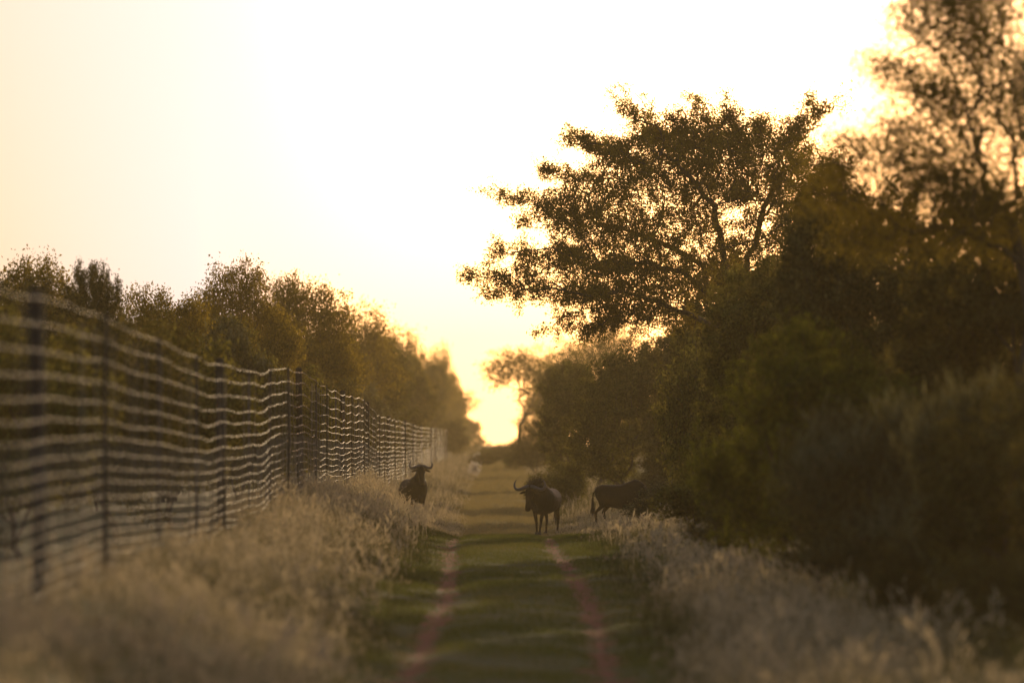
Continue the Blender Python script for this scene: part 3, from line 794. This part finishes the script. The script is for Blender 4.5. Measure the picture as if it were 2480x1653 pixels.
# ------------------------------------------------------------------ fence
def fence():
    root = empty("game_fence", (FENCE_X, 60, float(terrain(FENCE_X, 60))))
    tag(root, "high wire game fence with many horizontal strands running along the left", "fence")
    o0 = np.array([FENCE_X, 60, float(terrain(FENCE_X, 60))])
    r = np.random.default_rng(9)
    drops = [0, .19, .385, .57, .74, .90, 1.05, 1.19, 1.32, 1.44, 1.56, 1.67, 1.78, 1.88, 1.98, 2.08, 2.18, 2.28]
    posts = [30, 47, 64.5, 109, 150, 190, 232, 275, 318, 362, 405, 450, 495, 540, 590]
    drp = []
    for a, b in zip(posts[:-1], posts[1:]):
        k = int(round((b - a) / 11.0))
        drp += [a + (b - a) * i / k + r.normal() * 0.5 for i in range(1, k)]
    ys_ = np.unique(np.round(np.concatenate([np.arange(20, 150, 0.55), np.arange(150, 300, 0.9), np.arange(300, 592, 2.0)]), 2))
    xo = 0.05 * np.sin(ys_ * 0.045) + 0.03 * np.sin(ys_ * 0.21 + 1)
    anchors = np.sort(np.array(posts + drp))
    near = np.interp(ys_, [70, 150], [0.35, 1.0])
    for w, dz in enumerate(drops):
        # every strand is pulled up at the posts and droppers and slack between; kinks where it was spliced
        ph = np.interp(ys_, anchors, np.arange(len(anchors))) % 1.0
        sag = -0.035 * np.sin(ph * PI) ** 2 * (0.3 + 1.2 * r.random(len(anchors)))[np.clip(np.interp(ys_, anchors, np.arange(len(anchors))).astype(int), 0, len(anchors) - 1)]
        kink = np.interp(ys_, ys_[::3], r.normal(size=len(ys_[::3])) * 0.008)
        big = np.interp(ys_, anchors, r.normal(size=len(anchors)) * 0.012)
        z = z_fence(ys_) + FENCE_H - dz + (sag + kink + big) * near
        xw = FENCE_X + xo + r.normal(size=len(ys_)) * 0.004
        P = np.stack([xw, ys_, z], -1) - o0
        rad = np.interp(ys_, [20, 80, 200, 600], [0.0018, 0.0024, 0.0052, 0.0085])
        V, F = tube_np(P, rad, 4)
        obj("wire", mesh_np("fence_wire", V, F, M_wire, smooth=True), root)
    for y in posts:
        x = FENCE_X + 0.05 * math.sin(y * 0.045) - 0.05; zb = float(z_fence(y)); h = FENCE_H + 0.10
        tilt = r.normal() * 0.02
        P = np.array([(x, y, zb - 0.3), (x + tilt * 0.3, y, zb + 0.8), (x + tilt, y, zb + h - 0.02), (x + tilt, y, zb + h)]) - o0
        V, F = tube_np(P, [0.066, 0.062, 0.058, 0.02], 10)
        obj("post", mesh_np("fence_post", V, F, M_post, smooth=True), root)
    for y in drp:
        x = FENCE_X + 0.05 * math.sin(y * 0.045); zb = float(z_fence(y)); h = FENCE_H + 0.03
        P = np.array([(x, y, zb - 0.1), (x + r.normal() * 0.01, y, zb + 1.2), (x, y, zb + h)]) - o0
        rr_ = 0.024 if y < 150 else 0.016
        V, F = tube_np(P, rr_, 6)
        obj("dropper", mesh_np("fence_dropper", V, F, M_steel, smooth=True), root)
    sv = []
    for y in np.arange(22, 590, 0.42):
        y = y + r.normal() * 0.06
        if y > 260 and r.random() < 0.6: continue
        full = r.random() < 0.18
        hh = 1.28 + 0.05 * r.random() if not full else 2.3
        zb = float(z_fence(y)); x = FENCE_X + 0.05 * math.sin(y * 0.045) + 0.03 * math.sin(y * 0.21 + 1)
        P = np.array([(x, y, zb + 0.1), (x + r.normal() * 0.01, y + r.normal() * 0.02, zb + hh * 0.5), (x, y, zb + hh)]) - o0
        sv.append(tube_np(P, 0.0040, 3))
    V, F = merge(sv)
    o = obj("stay_wires", mesh_np("fence_stay_wires", V, F, M_wire), root); o["kind"] = "stuff"
fence()

# ------------------------------------------------------------------ wildebeest
def loft(sections, sides=20):
    """sections: (centre xyz, axis dir xyz, half width y-ish, half height) -> closed tube"""
    V = []; a = np.linspace(0, 2 * PI, sides, endpoint=False)
    for c, t, ry, rz in sections:
        c = np.array(c, float); t = np.array(t, float); t /= np.linalg.norm(t)
        side = np.cross([0, 0, 1.0], t)
        if np.linalg.norm(side) < 1e-3: side = np.array([0, 1.0, 0])
        side /= np.linalg.norm(side); up = np.cross(t, side)
        V.append(c + ry * np.cos(a)[:, None] * side + rz * np.sin(a)[:, None] * up)
    n = len(V); V = np.concatenate(V)
    F = []
    for i in range(n - 1):
        for k in range(sides):
            k2 = (k + 1) % sides
            F.append((i * sides + k, i * sides + k2, (i + 1) * sides + k2, (i + 1) * sides + k))
    c0, c1 = len(V), len(V) + 1
    V = np.vstack([V, V[:sides].mean(0), V[-sides:].mean(0)])
    F = [list(f) for f in F]
    for k in range(sides):
        F.append([c0, (k + 1) % sides, k]); F.append([c1, (n - 1) * sides + k, (n - 1) * sides + (k + 1) % sides])
    return V, F

def wildebeest(loc, yaw, label, poll=(1.02, 0, 1.26), face_dir=(0.45, 0, -0.9), head_yaw=0.0, steps=(0.12, -0.08, -0.06, 0.12), scale=1.0, mane_up=1.0, horn=1.0, bulk=1.0):
    root = empty("wildebeest", loc, yaw, scale)
    tag(root, label, "wildebeest", "wildebeest on and beside the track")
    parts = []
    X = (1, 0, 0)
    parts.append(loft([((-0.84, 0, 1.06), X, .06, .08), ((-0.78, 0, 1.03), X, .17, .20), ((-0.62, 0, .98), X, .26, .30), ((-0.35, 0, .94), X, .315, .33),
                       ((-0.05, 0, .92), X, .345, .36), ((0.2, 0, .96), X, .335, .41), ((0.38, 0, 1.0), X, .295, .43), ((0.54, 0, 1.01), X, .24, .37), ((0.68, 0, 1.04), X, .13, .22), ((0.74, 0, 1.04), X, .05, .10)]))
    parts[0][0][:, 1] *= bulk
    pl = np.array(poll, float); base = np.array([0.40, 0, 1.10])
    ax = pl - base; nk = []
    for f, ry, rz in ((0, .19, .30), (.3, .165, .26), (.6, .135, .205), (.85, .115, .155), (1.0, .10, .13)):
        nk.append((base + ax * f + np.array([0, 0, 0.03 * math.sin(f * PI)]), ax, ry, rz))
    parts.append(loft(nk))
    fd = np.array(face_dir, float); fd /= np.linalg.norm(fd)
    ch, sh = math.cos(head_yaw), math.sin(head_yaw)
    Rz = np.array([[ch, -sh, 0], [sh, ch, 0], [0, 0, 1]])
    fd = Rz @ fd
    side = Rz @ np.array([0, 1.0, 0]); upv = np.cross(fd, side); 
    if upv[2] < 0 and abs(upv[2]) > 0.2: upv = -upv
    hd = [(pl - fd * 0.09 , .07, .08), (pl - fd * 0.02, .115, .125), (pl + fd * 0.08, .115, .13), (pl + fd * 0.2, .088, .115), (pl + fd * 0.33, .072, .095), (pl + fd * 0.44, .078, .080), (pl + fd * 0.53, .080, .068), (pl + fd * 0.57, .05, .04)]
    parts.append(loft([(c, fd, a, b) for c, a, b in hd]))
    def leg(pts):
        parts.append(loft([(p, np.array([0.05, 0, -1.0]), a, b) for p, a, b in pts], 14))
    hooves = []
    for sgn, st in ((1, steps[0]), (-1, steps[1])):
        y = .125 * sgn; k = max(0, st) * 0.6
        leg([((.42, y * 1.1, 1.02), .09, .16), ((.42, y * 1.15, .82), .085, .125), ((.42 + st * .1, y, .66), .062, .085), ((.43 + st * .55 + k * .3, y * .85, .42), .045, .052), ((.43 + st * .7, y * .8, .34), .036, .04),
             ((.44 + st * .95, y * .7, .13), .030, .034), ((.45 + st, y * .68, .08), .036, .042), ((.475 + st, y * .68, .01), .045, .055)])
        hooves.append((.475 + st, y * .68))
    for sgn, st in ((1, steps[2]), (-1, steps[3])):
        y = .14 * sgn
        leg([((-.58, y * 1.05, 1.0), .12, .20), ((-.54, y * 1.15, .80), .105, .165), ((-.52 + st * .3, y * 1.1, .66), .075, .11), ((-.70 + st * .7, y * .95, .47), .045, .058), ((-.69 + st * .8, y * .9, .38), .035, .042),
             ((-.64 + st * .95, y * .85, .13), .030, .034), ((-.63 + st, y * .85, .08), .036, .042), ((-.60 + st, y * .85, .01), .045, .055)])
        hooves.append((-.60 + st, y * .85))
    V, F, off = [], [], 0
    for v, f in parts:
        V += [tuple(p) for p in v]; F += [[i + off for i in g] for g in f]; off += len(v)
    me = bpy.data.meshes.new("body_raw"); me.from_pydata(V, [], F); me.update()
    tmp = bpy.data.objects.new("tmp", me); C.objects.link(tmp)
    rm = tmp.modifiers.new("r", 'REMESH'); rm.mode = 'VOXEL'; rm.voxel_size = 0.016
    sm = tmp.modifiers.new("s", 'SMOOTH'); sm.iterations = 4; sm.factor = 0.5
    dg = bpy.context.evaluated_depsgraph_get()
    body = bpy.data.meshes.new_from_object(tmp.evaluated_get(dg)); bpy.data.objects.remove(tmp); bpy.data.meshes.remove(me)
    body.name = "wildebeest_body"; body.materials.clear(); body.materials.append(M_hide)
    body.polygons.foreach_set("use_smooth", np.ones(len(body.polygons), dtype=bool))
    obj("body", body, root)
    # horns: out, slightly down, then hooked up and in
    for sgn in (1, -1):
        c0 = pl - fd * 0.05
        up = np.array([0, 0, 1.0])
        fr = np.cross(side, up)
        P = []
        K = np.array([(0.02, 0.075), (0.10, 0.07), (0.20, 0.03), (0.30, 0.0), (0.385, 0.02), (0.425, 0.085), (0.425, 0.16), (0.40, 0.225), (0.365, 0.275)]) * horn
        for t in np.linspace(0, 1, 17):
            q = t * (len(K) - 1); i_ = min(int(q), len(K) - 2); f_ = q - i_
            a_, b_, c_, d_ = K[max(0, i_ - 1)], K[i_], K[i_ + 1], K[min(len(K) - 1, i_ + 2)]
            k_ = 0.5 * ((2 * b_) + (c_ - a_) * f_ + (2 * a_ - 5 * b_ + 4 * c_ - d_) * f_ ** 2 + (3 * b_ - a_ - 3 * c_ + d_) * f_ ** 3)
            P.append(c0 + side * sgn * k_[0] + up * k_[1])
        rad = np.interp(np.linspace(0, 1, 17), [0, .2, .45, .75, 1], [.062, .054, .040, .024, .006])
        V, F = tube_np(P, rad, 10); obj("horn", mesh_np("horn", V, F, M_horn, smooth=True), root)
        # ear, held out below the horn
        e0 = pl + fd * 0.0 + side * sgn * 0.10
        E = [e0, e0 + side * sgn * 0.06 + up * -0.02, e0 + side * sgn * 0.13 + up * -0.045, e0 + side * sgn * 0.19 + up * -0.065]
        V, F = tube_np(E, [.018, .034, .028, .006], 8); V = V.copy()
        obj("ear", mesh_np("ear", V, F, M_hide, smooth=True), root)
        ec = pl + fd * 0.11 + side * sgn * 0.105 + upv * 0.03
        V, F = loft([(ec + side * sgn * z_, side * sgn, q_, q_) for z_, q_ in ((-0.02, .008), (-.012, .018), (0, .022), (.010, .016), (.015, .006))], 10)
        m_ = bpy.data.meshes.new("eye"); m_.from_pydata([tuple(v) for v in V], [], F); m_.materials.append(M_eye); obj("eye", m_, root)
    r = np.random.default_rng(int(abs(loc[0]) * 100) + 3)
    def strands(name, roots_, dirs, lens, w):
        n = len(roots_); dirs = dirs / np.linalg.norm(dirs, axis=1)[:, None]
        sd_ = np.cross(dirs, r.normal(size=(n, 3))); sd_ /= np.linalg.norm(sd_, axis=1)[:, None]
        e = roots_ + dirs * lens[:, None]; m = (roots_ + e) / 2
        V = np.stack([roots_ - sd_ * w, roots_ + sd_ * w, m + sd_ * w * .8, e, m - sd_ * w * .8], 1).reshape(-1, 3)
        F = np.arange(n)[:, None] * 5 + np.array([[0, 1, 2, 3, 4]])
        return obj(name, mesh_np(name, V, F, M_hair), root)
    # mane along the crest of the neck
    n = 420; f = r.random(n)[:, None]
    crest0 = base + np.array([-0.10, 0, 0.26]); crest1 = pl + np.array([-0.02, 0, 0.10])
    R0 = crest0 + (crest1 - crest0) * f + r.normal(size=(n, 3)) * 0.02
    D = np.array([[-0.35, 0, 0.8]]) + r.normal(size=(n, 3)) * np.array([.35, .45, .25])
    strands("mane", R0, D, (0.10 + 0.15 * r.random(n)) * mane_up, 0.008)
    # beard under throat and neck
    n = 380; f = r.random(n)[:, None]
    b0 = base + np.array([0.22, 0, -0.26]); b1 = pl + fd * 0.25 - (upv if upv[2] > 0 else np.array([0.2, 0, 0.2])) * 0.10
    R0 = b0 + (b1 - b0) * f + r.normal(size=(n, 3)) * np.array([.02, .03, .02])
    D = np.array([[-0.1, 0, -1.0]]) + r.normal(size=(n, 3)) * 0.25
    strands("beard", R0, D, 0.10 + 0.12 * r.random(n), 0.008)
    # tail
    tp = np.array([(-0.80, 0, 1.12), (-0.90, 0, 1.02), (-0.93, 0.01, .82), (-0.92, 0.02, .62)])
    V, F = tube_np(tp, [.03, .022, .016, .014], 8); tl = obj("tail", mesh_np("tail", V, F, M_hide, smooth=True), root)
    n = 160; R0 = np.array([(-0.92, 0.02, .72)]) + r.normal(size=(n, 3)) * np.array([.015, .015, .09])
    strands("tail_tuft", R0, np.array([[0, 0, -1.0]]) + r.normal(size=(n, 3)) * .15, 0.18 + 0.2 * r.random(n), 0.009)
    for hx, hy in hooves:
        V, F = tube_np([(hx, hy, 0.075), (hx + .01, hy, 0.04), (hx + .02, hy, -0.005)], [.041, .052, .060], 10)
        obj("hoof", mesh_np("hoof", V, F, M_hoof, smooth=True), root)
    return root

def spot(px, d):
    x = (px - VPX) * d / FPX
    return (x, d, float(terrain(x, d)))
# centre: walks towards the camera, a little to the left
wildebeest(spot(1318, 230), math.radians(-90 - 20), "wildebeest walking towards the camera on the right wheel track, horns spread", poll=(0.80, -0.14, 1.20), face_dir=(0.30, -0.05, -0.95), steps=(0.16, -0.10, -0.12, 0.16), head_yaw=math.radians(10), mane_up=1.35, scale=0.98, bulk=1.14)
wildebeest(spot(1003, 256), math.radians(-90 + 20), "alert wildebeest with head held high in tall grass beside the fence", poll=(0.60, 0, 1.56), face_dir=(0.45, 0, -0.80), head_yaw=math.radians(-12), steps=(0, 0, 0, 0), mane_up=0.4, horn=0.78, scale=1.02, bulk=0.95)
wildebeest(spot(1508, 234), math.radians(-18), "grazing brown wildebeest in side view, head down behind small grey bush", poll=(0.86, 0, 0.66), face_dir=(0.15, 0, -0.95), steps=(0.05, -0.10, 0.10, -0.12), mane_up=0.6, scale=0.94)

# ------------------------------------------------------------------ pale grass clumps far down the fence line
def pale_clump(px, py, d, w, label):
    r = np.random.default_rng(px); s = FPX / d
    x0 = (px - VPX) / s; z0 = float(terrain(x0, d)); h = CAMH + (HZ - py) / s - z0
    n = 420; R = w / s / 2
    u = r.normal(size=(n, 3)); u /= np.linalg.norm(u, axis=1)[:, None]; u *= (r.random(n) ** 0.6)[:, None]
    P = u * np.array([R, R, h * 0.5]) + np.array([0, 0, h * 0.5]); P[:, 2] = np.maximum(P[:, 2], 0)
    V, F = leaves(P, 0.16, 0.22, r, 1.2)
    o = obj("grass_clump", mesh_np("grass_clump", V, F, M_pale)); o.location = (x0, d, z0)
    tag(o, label, "grass clump")
M_pale = leaf_mat("pale_grass", [(0.55, 0.47, 0.36), (0.68, 0.6, 0.46), (0.78, 0.70, 0.56)], 0.6, sat_t=(1, 1, 1))
pale_clump(1150, 1118, 430, 34, "pale whitish grass clump, the nearer one, far down beside the fence")
pale_clump(1156, 1098, 520, 24, "pale whitish grass clump, the farther one, at the end of the fence")

# ------------------------------------------------------------------ haze
HAZE = 0.0003
if HAZE > 0:
    m, N, L = new_mat("haze")
    out = N.new("ShaderNodeOutputMaterial"); pv = N.new("ShaderNodeVolumePrincipled")
    pv.inputs["Color"].default_value = (0.95, 0.77, 0.40, 1); pv.inputs["Density"].default_value = HAZE; pv.inputs["Anisotropy"].default_value = 0.35
    L.new(pv.outputs[0], out.inputs["Volume"])
    x0, x1, y0, y1, z0, z1 = -60, 60, -10, 1300, -22, 14
    V = [(x, y, z) for x in (x0, x1) for y in (y0, y1) for z in (z0, z1)]
    F = [(0, 1, 3, 2), (4, 6, 7, 5), (0, 4, 5, 1), (2, 3, 7, 6), (0, 2, 6, 4), (1, 5, 7, 3)]
    me = bpy.data.meshes.new("haze"); me.from_pydata(V, [], F); me.materials.append(m)
    tag(obj("haze", me), kind="stuff", label="thin warm evening haze over the track and bush", cat="haze")
